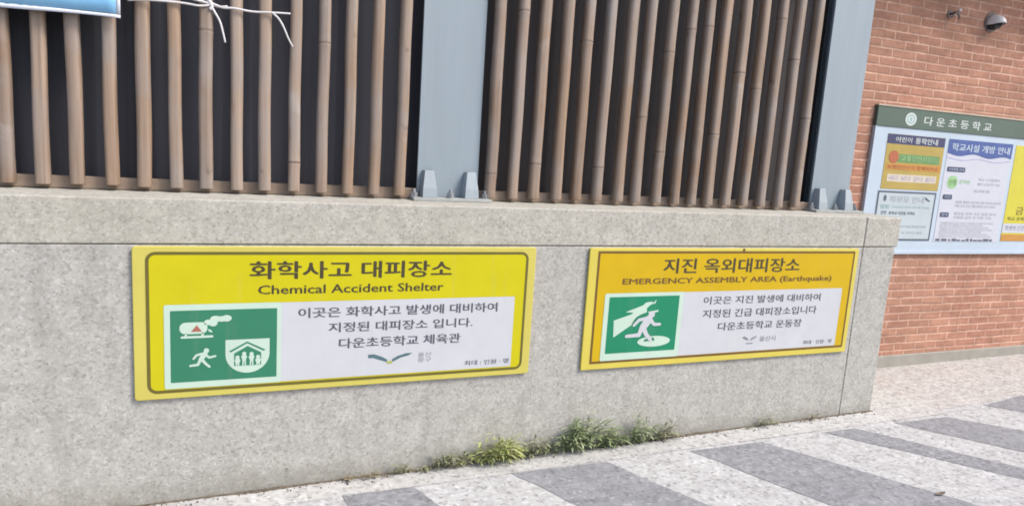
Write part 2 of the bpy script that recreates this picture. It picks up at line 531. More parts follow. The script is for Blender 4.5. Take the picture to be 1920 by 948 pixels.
# ------------------------------------------------------------------ slatted fence
TOPZ = 2.62
def slat_bm(x, y, z0, z1, r, rng, gap):
    """bamboo-shaped batten: squarish rounded section, slight bow, swollen joints with a dark ring"""
    bm = bmesh.new()
    nodes = []
    z = z0 + rng.uniform(0.05, gap)
    while z < z1 - 0.1:
        nodes.append(z); z += rng.uniform(0.22, gap * 1.3)
    lv = [(z0, 1.0, 0), (z0 + 0.004, 1.02, 0)]
    zz = z0 + 0.03
    marks = []
    for nd in nodes:
        marks += [(nd - 0.028, 1.0, 0), (nd - 0.010, 1.035, 0), (nd - 0.004, 1.06, 0), (nd, 0.985, 1), (nd + 0.004, 1.05, 0), (nd + 0.012, 1.02, 0), (nd + 0.035, 1.0, 0)]
    step = 0.07
    while zz < z1 - 0.02:
        if all(abs(zz - nd) > 0.05 for nd in nodes): marks.append((zz, 1.0, 0))
        zz += step
    lv += sorted(marks) + [(z1, 1.0, 0)]
    n = 18
    ph1, ph2, am = rng.uniform(0, 6), rng.uniform(0, 6), rng.uniform(0.0006, 0.0022)
    ex = rng.uniform(3.0, 4.6)
    rings = []
    for z, k, _ in lv:
        cx = x + am * math.sin(z * 3.1 + ph1) + 0.0012 * math.sin(z * 11 + ph2)
        rr = r * k * (1 + 0.018 * math.sin(z * 6 + ph2))
        ring = []
        for j in range(n):
            a = 2 * math.pi * j / n
            ca, sa = math.cos(a), math.sin(a)
            q = (abs(ca) ** ex + abs(sa) ** ex) ** (-1 / ex)
            ring.append(bm.verts.new((cx + rr * q * ca, y + rr * q * sa, z)))
        rings.append(ring)
    for i in range(len(rings) - 1):
        dark = lv[i][2] or lv[i + 1][2]
        for j in range(n):
            f = bm.faces.new((rings[i][j], rings[i][(j + 1) % n], rings[i + 1][(j + 1) % n], rings[i + 1][j]))
            f.material_index = 1 if dark else 0
            f.smooth = True
    bm.faces.new(rings[0]); bm.faces.new(rings[-1])
    return bm

def fence(xs, x0, x1, label, group, gap, sheet_mat):
    ox = (x0 + x1) / 2
    root = empty('slat_fence', (ox, 0.25, COP_T), label, 'fence', group)
    rng = random.Random(int(x0 * 100) + 77)
    Z = lambda z: z - COP_T
    for x in xs:
        bm = slat_bm(x - ox, 0.0 + rng.uniform(-.002, .002), Z(1.197 + rng.uniform(-0.003, 0.003)), Z(TOPZ), 0.0245 * rng.uniform(0.95, 1.06), rng, gap)
        o = obj('slat', bm, M['slat_wood'], root)
        o.data.materials.append(M['slat_node'])
    obj('bottom_rail', boxes((x0 - ox, x1 - ox, 0.028, 0.062, Z(1.1795), Z(1.226))), M['rail_wood'], root, bevel=0.003)
    obj('top_rail', boxes((x0 - ox, x1 - ox, 0.028, 0.062, Z(2.50), Z(2.57))), M['rail_wood'], root, bevel=0.003)
    bmp = bmesh.new()
    # folded dark sheet behind the slats
    n = max(2, int((x1 - x0) / 0.05))
    prev = None
    for i in range(n + 1):
        x = x0 - ox + (x1 - x0) * i / n
        y = 0.115 + (0.012 if i % 4 in (1, 2) else 0.0)
        a, b = bmp.verts.new((x, y, Z(1.181))), bmp.verts.new((x, y, Z(2.60)))
        if prev: bmp.faces.new((prev[0], a, b, prev[1]))
        prev = (a, b)
    o = obj('backing_sheet', bmp, M[sheet_mat], root)
    s = o.modifiers.new('solid', 'SOLIDIFY'); s.thickness = 0.004; s.offset = 1
    return root
LX = [-2.32, -2.207, -2.094, -1.981, -1.868, -1.755, -1.642, -1.529, -1.416, -1.303, -1.19, -1.077, -0.964, -0.851, -0.741,
      -0.631, -0.523, -0.406, -0.297, -0.188, -0.077, 0.035, 0.14, 0.257, 0.369, 0.478, 0.591, 0.707]
RX = [1.133, 1.248, 1.355, 1.473, 1.582, 1.697, 1.817, 1.921, 2.046, 2.161, 2.265, 2.369, 2.489, 2.609, 2.729, 2.849, 2.975]
fence(LX, -2.5, 0.845, 'brown bamboo slat fence panel left of the grey steel posts, partly under the blue banner', 'slat fence panels on the wall', 3.4, 'dark_panel')
fence(RX, 1.02, 3.165, 'weathered bamboo slat fence panel standing between the two grey steel posts', 'slat fence panels on the wall', 1.15, 'brown_panel')

# ------------------------------------------------------------------ steel posts
def post_base():
    root = empty('steel_post', (0, 0, 0))
    w = 0.1445
    bm = boxes((-w, w, 0, 0.014, 0.014, 1.56), (-0.005, 0.005, 0.0135, 0.166, 0.014, 1.56), (-w, w, 0.1655, 0.1795, 0.014, 1.56))
    obj('h_section', bm, M['post_paint'], root, bevel=0.0015)
    plate = obj('base_plate', boxes((-0.178, 0.19, -0.088, 0.195, 0.0, 0.0135)), M['plate_grey'], root, bevel=0.002)
    for cx in (-0.098, 0.10):
        bm = bmesh.new()
        # gusset: tapered channel, open at the back, leaning on the flange
        def ring(z, hw, d, th):
            return [bm.verts.new(p) for p in ((cx - hw, -0.001, z), (cx - hw * 0.86, -d, z), (cx + hw * 0.86, -d, z), (cx + hw, -0.001, z),
                                              (cx + hw - th, -0.001, z), (cx + hw * 0.86 - th, -d + th, z), (cx - hw * 0.86 + th, -d + th, z), (cx - hw + th, -0.001, z))]
        a, b, c_ = ring(0.0138, 0.038, 0.060, 0.006), ring(0.055, 0.036, 0.055, 0.006), ring(0.132, 0.024, 0.036, 0.006)
        for r0, r1 in ((a, b), (b, c_)):
            for i in range(8): bm.faces.new((r0[i], r0[(i + 1) % 8], r1[(i + 1) % 8], r1[i]))
        bm.faces.new(a); bm.faces.new(c_)
        obj('gusset', bm, M['galvanised'], root, bevel=0.0015)
    for x, y in ((0.002, -0.045), (0.172, -0.03), (-0.165, -0.035)):
        bm = bmesh.new()
        bmesh.ops.create_cone(bm, cap_ends=True, segments=20, radius1=0.021, radius2=0.021, depth=0.004, matrix=Matrix.Translation((x, y, 0.0158)))
        bmesh.ops.create_cone(bm, cap_ends=True, segments=6, radius1=0.0155, radius2=0.0155, depth=0.016, matrix=Matrix.Translation((x, y, 0.0260)))
        bmesh.ops.create_cone(bm, cap_ends=True, segments=14, radius1=0.0085, radius2=0.0075, depth=0.016, matrix=Matrix.Translation((x, y, 0.0422)))
        obj('anchor_bolt', bm, M['bolt_steel'], plate)
    return root

def copy_tree(o, parent=None):
    c_ = o.copy(); col.objects.link(c_)
    if parent is not None: c_.parent = parent
    for ch in list(o.children): copy_tree(ch, c_)
    return c_
p1 = post_base()
p1.location = (0.934, 0.27, COP_T + 0.0005)
tag(p1, 'pale blue grey steel post between the two slat panels, bolted on the coping', 'post', 'grey steel fence posts')
p2 = copy_tree(p1)
p2.location = (3.255, 0.27, COP_T + 0.0005)
p2['label'] = 'grey steel post at the end of the wall, beside the red brick'

# ------------------------------------------------------------------ brick building
bld = empty('brick_building', (6.0, 2.5, 0.0), 'red brick building behind the end of the stone wall, with a concrete plinth', 'building')
OX, OY = -6.0, -2.5
def bb(x0, x1, y0, y1, z0, z1): return (x0 + OX, x1 + OX, y0 + OY, y1 + OY, z0, z1)
obj('wall', boxes(bb(2.95, 9.5, 0.62, 4.5, 0.10, 2.90)), M['red_brick'], bld)
bm = bmesh.new()
box(bm, *bb(2.94, 9.51, 0.607, 4.51, -0.12, 0.128))
obj('plinth', bm, M['plinth_concrete'], bld, bevel=0.006)
obj('roof', boxes(bb(3.46, 9.8, 0.26, 4.8, 2.904, 3.08)), M['roof_concrete'], bld, bevel=0.01)

# ------------------------------------------------------------------ sign 1 (chemical accident shelter)
def sgn(name, x0, x1, z0, z1, label, edge, face, border_mat, corner_r, b, b_r, b_w, screw):
    """b = (x0,x1,z0,z1) of the border line, absolute"""
    ox, oz = (x0 + x1) / 2, z0
    root = empty(name, (ox, 0.0, oz), label, 'sign', 'yellow evacuation signs on the wall')
    A = lambda x, z: (x - ox, z - oz)
    bm = bmesh.new()
    prism(bm, [A(*p) for p in rrect(x0, x1, z0, z1, corner_r)], -0.014, -0.0022)
    obj('board', bm, edge, root, bevel=0.003)
    bm = bmesh.new()
    flat(bm, [A(*p) for p in rrect(*b, b_r)], -0.0146)
    obj('face', bm, face, root)
    bm = bmesh.new()
    g = b_w
    ring_band(bm, [A(*p) for p in rrect(*b, b_r)], [A(*p) for p in rrect(b[0] + g, b[1] - g, b[2] + g, b[3] - g, max(b_r - g, 0.002))], -0.0151)
    obj('border_line', bm, border_mat, root)
    return root, A

S1, A = sgn('evacuation_sign', -0.319, 1.274, 0.422, 1.005,
            'lemon yellow chemical accident shelter sign with rounded border line, below the first steel post',
            M['pale_yellow_edge'], M['lemon_yellow'], M['ink_olive'], 0.014, (-0.276, 1.238, 0.446, 0.985), 0.034, 0.0115, None)
def T1(x0, x1, z0, z1): a, b = A(x0, z0), A(x1, z1); return a[0], b[0], a[1], b[1]
YP = -0.0154
bm = bmesh.new(); flat(bm, [A(*p) for p in rrect(-0.216, 1.183, 0.463, 0.785, 0.006)], YP)
TP = obj('text_panel', bm, M['sign_white'], S1)
bm = bmesh.new(); flat(bm, [A(*p) for p in rrect(-0.218, 0.196, 0.461, 0.786, 0.008)], YP - .0003)
obj('mint_margin', bm, M['pale_mint'], S1)
bm = bmesh.new(); flat(bm, [A(*p) for p in rrect(-0.197, 0.180, 0.485, 0.763, 0.003)], YP - .0007)
GP = obj('green_panel', bm, M['sign_green'], S1)
YG = YP - .0012
lettering('title_lettering', [('화학사고 대피장소', *T1(0.080, 0.882, 0.879, 0.948), 0.035)], M['ink_brown'], S1, YP)
lettering('english_lettering', [('Chemical Accident Shelter', *T1(0.110, 0.850, 0.819, 0.854), 0.03)], M['ink_brown'], S1, YP)
lettering('body_lettering', [('이곳은 화학사고 발생에 대비하여', *T1(0.260, 1.102, 0.719, 0.760), 0.034),
                             ('지정된 대피장소 입니다.', *T1(0.379, 0.990, 0.655, 0.695), 0.034),
                             ('다운초등학교 체육관', *T1(0.421, 0.938, 0.586, 0.628), 0.034)], M['ink_slate'], TP, YP - .0005)
lettering('footer_lettering', [('최대 : 인원 · 명', *T1(0.964, 1.172, 0.479, 0.501), 0.02)], M['ink_slate'], TP, YP - .0005)
lettering('logo_lettering', [('울산', *T1(0.752, 0.812, 0.531, 0.551), 0.0), ('중구', *T1(0.752, 0.812, 0.507, 0.527), 0.0)], M['ink_grey'], TP, YP - .0005)
# swooping two-winged emblem
bm = bmesh.new()
for pts in ([(0.540, 0.553), (0.565, 0.554), (0.600, 0.540), (0.622, 0.527), (0.618, 0.517), (0.590, 0.527), (0.560, 0.538), (0.541, 0.538)],
            [(0.640, 0.527), (0.665, 0.541), (0.700, 0.551), (0.728, 0.551), (0.712, 0.541), (0.680, 0.534), (0.655, 0.522), (0.644, 0.517)]):
    flat(bm, [A(*p) for p in pts], YP - .0005)
obj('emblem_wings', bm, M['ink_teal'], TP)
bm = bmesh.new(); flat(bm, [A(*p) for p in ellipse(0.631, 0.515, 0.013, 0.006)], YP - .0007)
obj('emblem_tip', bm, M['ink_lime'], TP)
# leaking tank
bm = bmesh.new()
flat(bm, [A(*p) for p in rrect(-0.166, -0.070, 0.672, 0.717, 0.021)], YG)
flat(bm, [A(*p) for p in capsule((-0.158, 0.660), (-0.054, 0.660), 0.0045, 0.0045)], YG)
flat(bm, [A(*p) for p in ((-0.150, 0.664), (-0.142, 0.664), (-0.138, 0.674), (-0.146, 0.674))], YG)
flat(bm, [A(*p) for p in ((-0.092, 0.664), (-0.084, 0.664), (-0.080, 0.676), (-0.090, 0.676))], YG)
flat(bm, [A(*p) for p in ((-0.068, 0.690), (-0.056, 0.684), (-0.052, 0.674), (-0.066, 0.680))], YG)
obj('tank_symbol', bm, M['pale_mint'], GP)
bm = bmesh.new()
for k, e in enumerate(((-0.066, 0.715, 0.016, 0.011), (-0.050, 0.711, 0.015, 0.012), (-0.042, 0.727, 0.019, 0.013), (-0.020, 0.727, 0.016, 0.011), (-0.003, 0.729, 0.018, 0.013))):
    flat(bm, [A(*p) for p in ellipse(*e)], YG - .0002 * k)
obj('smoke_symbol', bm, M['pale_mint'], GP)
bm = bmesh.new(); flat(bm, [A(*p) for p in ((-0.127, 0.681), (-0.089, 0.681), (-0.107, 0.706))], YG - .0006)
obj('hazard_triangle', bm, M['ink_red'], GP)
# runner
bm = bmesh.new()
for k, pts in enumerate((ellipse(-0.074, 0.605, 0.0095, 0.0095), capsule((-0.079, 0.593), (-0.093, 0.571), 0.009, 0.0085),
            capsule((-0.084, 0.594), (-0.108, 0.589), 0.0048, 0.0042), capsule((-0.108, 0.589), (-0.119, 0.575), 0.0042, 0.0038),
            capsule((-0.079, 0.590), (-0.064, 0.577), 0.0046, 0.0042), capsule((-0.064, 0.577), (-0.043, 0.582), 0.0042, 0.0038),
            capsule((-0.095, 0.570), (-0.104, 0.551), 0.006, 0.005), capsule((-0.104, 0.551), (-0.130, 0.548), 0.005, 0.0042),
            capsule((-0.090, 0.571), (-0.078, 0.555), 0.006, 0.005), capsule((-0.078, 0.555), (-0.064, 0.541), 0.005, 0.0045))):
    flat(bm, [A(*p) for p in pts], YG - .00008 * k)
obj('runner_symbol', bm, M['pale_mint'], GP)
# shield with a roof and four people
bm = bmesh.new()
sh = [(-0.007, 0.643), (0.153, 0.643)]
for k in range(0, 21):
    a = math.pi * k / 20
    sh.append((0.073 + 0.080 * math.cos(a), 0.585 - 0.077 * math.sin(a)))
flat(bm, [A(*p) for p in sh], YG)
obj('shield_symbol', bm, M['pale_mint'], GP)
bm = bmesh.new()
for pts in ([(0.006, 0.598), (0.071, 0.634), (0.071, 0.627), (0.012, 0.593)], [(0.138, 0.598), (0.0712, 0.634), (0.0712, 0.627), (0.132, 0.593)],
            [(0.024, 0.588), (0.073, 0.616), (0.122, 0.588), (0.122, 0.538), (0.024, 0.538)]):
    flat(bm, [A(*p) for p in pts], YG - .0005)
obj('shelter_symbol', bm, M['sign_green'], GP)
bm = bmesh.new()
k = 0
for cx, h in ((0.036, 0.572), (0.060, 0.586), (0.087, 0.584), (0.111, 0.571)):
    for pts in (ellipse(cx, h, 0.0075, 0.0075), capsule((cx, h - 0.014), (cx, h - 0.022), 0.0105, 0.007), capsule((cx - 0.003, h - 0.02), (cx - 0.0045, 0.5405), 0.003, 0.0025), capsule((cx + 0.003, h - 0.02), (cx + 0.0045, 0.5405), 0.003, 0.0025)):
        flat(bm, [A(*p) for p in pts], YG - .0009 - .00003 * k); k += 1
obj('people_symbol', bm, M['pale_mint'], GP)

# ------------------------------------------------------------------ sign 2 (earthquake assembly area)
S2, A = sgn('evacuation_sign', 1.545, 3.224, 0.416, 1.003,
            'golden yellow earthquake assembly area sign with square border line, near the end of the wall',
            M['pale_gold_edge'], M['golden_yellow'], M['ink_amber'], 0.006, (1.589, 3.196, 0.446, 0.989), 0.004, 0.011, None)
bm = bmesh.new(); flat(bm, [A(*p) for p in rrect(1.645, 3.136, 0.459, 0.785, 0.008)], YP)
TP = obj('text_panel', bm, M['sign_white'], S2)
bm = bmesh.new(); flat(bm, [A(*p) for p in rrect(1.643, 2.088, 0.457, 0.787, 0.01)], YP - .0003)
obj('mint_margin', bm, M['pale_mint'], S2)
bm = bmesh.new(); flat(bm, [A(*p) for p in rrect(1.668, 2.064, 0.492, 0.769, 0.003)], YP - .0007)
GP = obj('green_panel', bm, M['sign_green_bright'], S2)
lettering('title_lettering', [('지진 옥외대피장소', *T1(1.955, 2.808, 0.880, 0.953), 0.03)], M['ink_brown'], S2, YP)
lettering('english_lettering', [('EMERGENCY ASSEMBLY AREA (Earthquake)', *T1(1.733, 3.045, 0.821, 0.857), 0.045)], M['ink_amber'], S2, YP)
lettering('body_lettering', [('이곳은 지진 발생에 대비하여', *T1(2.212, 2.984, 0.718, 0.758), 0.030),
                             ('지정된 긴급 대피장소입니다', *T1(2.216, 2.968, 0.648, 0.690), 0.030),
                             ('다운초등학교 운동장', *T1(2.319, 2.873, 0.578, 0.620), 0.030)], M['ink_slate'], TP, YP - .0005)
lettering('footer_lettering', [('최대 · 인원 · 명', *T1(2.903, 3.108, 0.475, 0.497), 0.02)], M['ink_slate'], TP, YP - .0005)
lettering('logo_lettering', [('울산시', *T1(2.598, 2.705, 0.508, 0.536), 0.01)], M['ink_grey'], TP, YP - .0005)
bm = bmesh.new()
for pts in ([(2.486, 0.538), (2.500, 0.539), (2.518, 0.529), (2.526, 0.521), (2.520, 0.516), (2.505, 0.522), (2.487, 0.529)],
            [(2.536, 0.521), (2.550, 0.531), (2.580, 0.541), (2.572, 0.530), (2.552, 0.521), (2.540, 0.514)],
            [(2.505, 0.503), (2.560, 0.503), (2.550, 0.497), (2.515, 0.497)]):
    flat(bm, [A(*p) for p in pts], YP - .0005)
obj('emblem_wings', bm, M['ink_grey'], TP)
# falling slab behind, crouched runner, round spot
bm = bmesh.new()
flat(bm, [A(*p) for p in ((1.763, 0.694), (1.855, 0.724), (1.872, 0.738), (1.905, 0.742), (1.920, 0.735), (1.893, 0.722), (1.880, 0.708), (1.882, 0.690), (1.850, 0.680),
                          (1.826, 0.668), (1.812, 0.652), (1.806, 0.632), (1.706, 0.571), (1.701, 0.655), (1.796, 0.682), (1.806, 0.690))], YG)
flat(bm, [A(*p) for p in ((1.912, 0.733), (1.931, 0.752), (1.926, 0.733), (1.918, 0.729))], YG)
flat(bm, [A(*p) for p in ((1.888, 0.692), (1.948, 0.700), (1.946, 0.691), (1.925, 0.686), (1.895, 0.684))], YG - .0001)
obj('falling_slab_symbol', bm, M['pale_mint'], GP)
bm = bmesh.new(); flat(bm, [A(*p) for p in ellipse(1.938, 0.542, 0.094, 0.027, 36)], YG)
obj('spot_symbol', bm, M['pale_mint'], GP)
bm = bmesh.new()
for k, pts in enumerate((ellipse(1.910, 0.678, 0.018, 0.017), capsule((1.895, 0.652), (1.866, 0.614), 0.022, 0.019),
            capsule((1.885, 0.660), (1.842, 0.653), 0.009, 0.008), capsule((1.842, 0.653), (1.815, 0.627), 0.008, 0.007),
            capsule((1.905, 0.655), (1.928, 0.628), 0.010, 0.008), capsule((1.928, 0.628), (1.962, 0.627), 0.008, 0.007),
            capsule((1.860, 0.612), (1.848, 0.578), 0.013, 0.011), capsule((1.848, 0.578), (1.778, 0.574), 0.010, 0.008),
            capsule((1.872, 0.610), (1.888, 0.580), 0.013, 0.011), capsule((1.888, 0.580), (1.915, 0.552), 0.011, 0.009))):
    flat(bm, [A(*p) for p in pts], YG - .0009 - .00006 * k)
obj('runner_symbol', bm, M['sign_white'], GP)
bm = bmesh.new()
for k, pts in enumerate((capsule((1.806, 0.636), (1.828, 0.662), 0.004, 0.004), capsule((1.828, 0.662), (1.878, 0.676), 0.004, 0.004), capsule((1.905, 0.552), (1.885, 0.548), 0.006, 0.005), capsule((1.928, 0.556), (1.935, 0.549), 0.007, 0.005))):
    flat(bm, [A(*p) for p in pts], YG - .0006 - .00005 * k)
obj('runner_outline', bm, M['sign_green'], GP)
bm = bmesh.new()
bmesh.ops.create_cone(bm, cap_ends=True, segments=14, radius1=0.0075, radius2=0.005, depth=0.005, matrix=Matrix.Translation((*[2.430 - S2.location.x], -0.0165, 0.9965 - 0.416)) @ Matrix.Rotation(math.pi / 2, 4, 'X'))
obj('screw', bm, M['ink_amber'], S2)

# ------------------------------------------------------------------ notice board on the brick wall
NB = empty('notice_board', (5.2, 0.62, 0.867), 'wide school notice board with dark green header, fixed to the brick wall', 'notice board')
ox, oz, YB = 5.2, 0.867, 0.62
A = lambda x, z: (x - ox, z - oz)
obj('backing_board', boxes((3.925 - ox, 6.56 - ox, -0.022, -0.001, 0.025, 0.99)), M['board_blue'], NB)
HP = obj('header_panel', boxes((3.914 - ox, 6.57 - ox, -0.028, -0.001, 1.719 - oz, 1.846 - oz)), M['board_green'], NB, bevel=0.003)
obj('frame', boxes((3.914 - ox, 3.9255 - ox, -0.026, -0.001, 0.0, 0.852), (6.5595 - ox, 6.57 - ox, -0.026, -0.001, 0.0, 0.852), (3.9255 - ox, 6.5595 - ox, -0.026, -0.001, 0.0, 0.026)), M['board_blue'], NB, bevel=0.002)
obj('top_cap', boxes((3.909 - ox, 6.575 - ox, -0.032, -0.001, 0.9795, 0.991)), M['board_cap'], NB, bevel=0.002)
YH = -0.0286
lettering('header_lettering', [('다 운 초 등 학 교', *T1(4.350, 5.030, 1.750, 1.808), 0.03)], M['print_white'], HP, YH)
bm = bmesh.new(); flat(bm, [A(*p) for p in ellipse(4.222, 1.780, 0.052, 0.043)], YH)
obj('school_emblem', bm, M['print_white'], HP)
bm = bmesh.new()
ring_band(bm, [A(*p) for p in ellipse(4.222, 1.780, 0.036, 0.030)], [A(*p) for p in ellipse(4.222, 1.780, 0.027, 0.022)], YH - .0006)
flat(bm, [A(*p) for p in ((4.214, 1.792), (4.230, 1.792), (4.232, 1.772), (4.222, 1.764), (4.212, 1.772))], YH - .0006)
obj('emblem_mark', bm, M['print_teal'], HP)

def poster(x0, x1, z0, z1, label, mat, frame=None):
    root = empty('poster', (x0, 0.5962, z0), label, 'poster', 'posters on the notice board')
    obj('sheet', boxes((0, x1 - x0, 0, 0.0015, 0, z1 - z0)), mat, root)
    return root, (lambda x, z: (x - x0, z - z0))
def panel(name, root, A, x0, x1, z0, z1, mat, lay=1, r=0.002):
    bm = bmesh.new(); flat(bm, [A(*p) for p in rrect(x0, x1, z0, z1, r, 3)], -0.0008 * lay)
    return obj(name, bm, mat, root)

# mustard poster
P, A = poster(4.040, 4.590, 1.312, 1.676, 'mustard yellow poster with a navy title strip, top left on the notice board', M['paper_mustard'])
panel('title_strip', P, A, 4.041, 4.589, 1.612, 1.675, M['print_navy'])
lettering('title_lettering', [('어린이', *T1(4.115, 4.265, 1.625, 1.660), 0.02), ('통학안내', *T1(4.300, 4.515, 1.622, 1.662), 0.03)], M['print_white'], P, -0.0016)
panel('red_roundel', P, A, 4.075, 4.165, 1.485, 1.567, M['print_red'], 2, 0.038)
panel('green_strip', P, A, 4.135, 4.560, 1.492, 1.548, M['print_green'], 1, 0.008)
lettering('strip_lettering', [('교통안전지킴이', *T1(4.185, 4.535, 1.503, 1.538), 0.02)], M['print_lime'], P, -0.0026)
panel('orange_strip', P, A, 4.060, 4.585, 1.440, 1.482, M['print_orange'])
lettering('orange_lettering', [('보행안전수칙 함께지켜요', *T1(4.075, 4.560, 1.447, 1.474), 0.02)], M['print_red'], P, -0.0016)
panel('cream_strip', P, A, 4.085, 4.555, 1.362, 1.412, M['print_cream'])
lettering('cream_lettering', [('서다 보다 걷다 듣다', *T1(4.095, 4.545, 1.370, 1.404), 0.01)], M['print_mauve'], P, -0.0016)

# white and blue poster
P, A = poster(4.626, 5.306, 0.956, 1.677, 'large white poster with a wavy blue title band, in the middle of the notice board', M['paper_white'])
bm = bmesh.new()
pts = [(4.628, 1.676), (5.304, 1.676)] + [(5.304 - 0.676 * k / 24, 1.566 + 0.010 * math.sin(k * 0.55) + 0.008 * (k / 24)) for k in range(25)]
flat(bm, [A(*p) for p in pts], -0.0008)
obj('title_band', bm, M['print_blue'], P)
lettering('title_lettering', [('학교시설 개방 안내', *T1(4.665, 5.275, 1.598, 1.650), 0.03)], M['board_blue'], P, -0.0016)
bm = bmesh.new()
pts = [(4.630 + 0.674 * k / 24, 1.545 + 0.008 * math.sin(k * 0.5 + 2)) for k in range(25)]
flat(bm, [A(*p) for p in pts + [(x, z - 0.006) for x, z in reversed(pts)]], -0.0008)
obj('wave_line', bm, M['print_mauve'], P)
for z, x1_, s in ((1.452, 4.835, '신청방법 안내'), (1.258, 4.745, '기간'), (1.132, 4.740, '문의')):
    panel('tag', P, A, 4.650, x1_, z, z + 0.034, M['print_navy'], 1, 0.008)
    lettering('tag_lettering', [(s, *T1(4.665, x1_ - 0.015, z + 0.007, z + 0.027), 0.01)], M['board_blue'], P, -0.0016)
panel('green_roundel', P, A, 4.672, 4.775, 1.335, 1.425, M['print_lime'], 1, 0.04)
lettering('roundel_lettering', [('신청', *T1(4.688, 4.760, 1.362, 1.400), 0.02)], M['print_green'], P, -0.0016)
lettering('green_lettering', [('온라인', *T1(4.795, 4.905, 1.372, 1.400), 0.03)], M['print_lime'], P, -0.0008)
lines = [('학교 누리집에서', 4.99, 5.22, 1.398), ('예약 신청 후 이용', 4.99, 5.23, 1.365), ('평일 방과후 주말', 4.96, 5.13, 1.315),
         ('운동장 체육관 시설 이용 신청 안내 및 유의사항', 4.79, 5.28, 1.232), ('이용 시간 오전 아홉시부터 오후 여섯시', 4.79, 5.22, 1.205),
         ('행정실 전화 또는 방문 문의', 4.79, 5.24, 1.150), ('사용료 납부 후 이용 가능', 4.79, 5.20, 1.123)]
for i in range(7):
    lines.append((['시설물을 파손한 경우 이용자가 배상합니다', '음주 흡연 취사 행위를 금지합니다', '쓰레기는 되가져가 주시기 바랍니다'][i % 3] + ' 함께 지켜 주세요', 4.665, [5.23, 5.12, 5.19][i % 3], 1.086 - i * 0.0165))
lettering('small_print', [(s, *T1(a, b, z, z + (0.020 if z > 1.1 else 0.0125))) for s, a, b, z in lines], M['print_grey'], P, -0.0008)
bm = bmesh.new()
rg = random.Random(5)
x = 4.645
while x < 5.24:
    w = rg.uniform(0.02, 0.06)
    flat(bm, [A(*p) for p in rrect(x, min(x + w, 5.25), 0.961, 0.961 + rg.uniform(0.010, 0.02), 0.001, 2)], -0.0008)
    x += w + rg.uniform(0.004, 0.016)
obj('footer_strip', bm, M['print_slate'], P)

# pale framed notice
P, A = poster(4.023, 4.584, 0.961, 1.300, 'pale blue notice with a dark navy border, lower left on the notice board', M['paper_pale'])
bm = bmesh.new()
ring_band(bm, [A(*p) for p in rrect(4.024, 4.583, 0.962, 1.299, 0.003, 2)], [A(*p) for p in rrect(4.037, 4.570, 0.974, 1.287, 0.002, 2)], -0.0008)
obj('border', bm, M['print_slate'], P)
lettering('title_lettering', [('학부모 안내', *T1(4.140, 4.470, 1.222, 1.268), 0.0)], M['print_grey'], P, -0.0008)
bm = bmesh.new()
flat(bm, [A(*p) for p in ellipse(4.095, 1.250, 0.014, 0.022, 14)], -0.0008)
flat(bm, [A(*p) for p in ((4.480, 1.268), (4.535, 1.238), (4.520, 1.235), (4.478, 1.250))], -0.0008)
obj('corner_marks', bm, M['print_slate'], P)
lettering('teal_lettering', [('알림', *T1(4.062, 4.140, 1.180, 1.208), 0.02), ('가정에서 함께 지도해 주세요', *T1(4.170, 4.540, 1.184, 1.200), 0.0)], M['print_teal'], P, -0.0008)
lettering('notice_lettering', [('등하교 시간을 지켜요', *T1(4.150, 4.400, 1.140, 1.162), 0.03), ('안전', *T1(4.075, 4.125, 1.140, 1.165), 0.02)], M['print_slate'], P, -0.0008)
lettering('small_print', [('횡단보도 앞에서는', *T1(4.150, 4.280, 1.092, 1.108)), ('자동차 정차 금지 구역을 확인해 주세요', *T1(4.140, 4.530, 1.050, 1.068)),
                          ('실내화 착용 및 외부인 출입', *T1(4.120, 4.500, 1.008, 1.025))], M['print_grey'], P, -0.0008)

# yellow poster at the right
P, A = poster(5.342, 5.900, 0.965, 1.672, 'bright yellow poster with an orange foot, at the right edge of the notice board', M['print_yellow'])
lettering('title_lettering', [('안전한', *T1(5.60, 5.86, 1.54, 1.60), 0.03), ('우리학교', *T1(5.58, 5.87, 1.42, 1.48), 0.03)], M['print_dark'], P, -0.0008)
lettering('text_lettering', [('금연 구역', *T1(5.46, 5.86, 1.165, 1.225), 0.02), ('학교 경계 오십미터 이내', *T1(5.380, 5.86, 1.120, 1.148), 0.02)], M['print_dark'], P, -0.0008)
panel('white_strip', P, A, 5.343, 5.899, 1.028, 1.098, M['paper_white'])
lettering('strip_lettering', [('학생의 건강을 지켜 주세요', *T1(5.37, 5.87, 1.045, 1.083), 0.01)], M['print_grey'], P, -0.0016)
panel('orange_foot', P, A, 5.343, 5.899, 0.966, 1.016, M['print_orange'])

# ------------------------------------------------------------------ fixtures on the brick
V = empty('vent_cap', (4.880, 0.62, 2.483), 'small round metal vent hood with a dark mouth, high on the brick wall', 'vent')
bm = bmesh.new()
bmesh.ops.create_cone(bm, cap_ends=True, segments=28, radius1=0.066, radius2=0.066, depth=0.008, matrix=Matrix.Translation((0, -0.005, 0)) @ Matrix.Rotation(math.pi / 2, 4, 'X'))
obj('wall_flange', bm, M['bracket_metal'], V, bevel=0.002)
bm = bmesh.new()
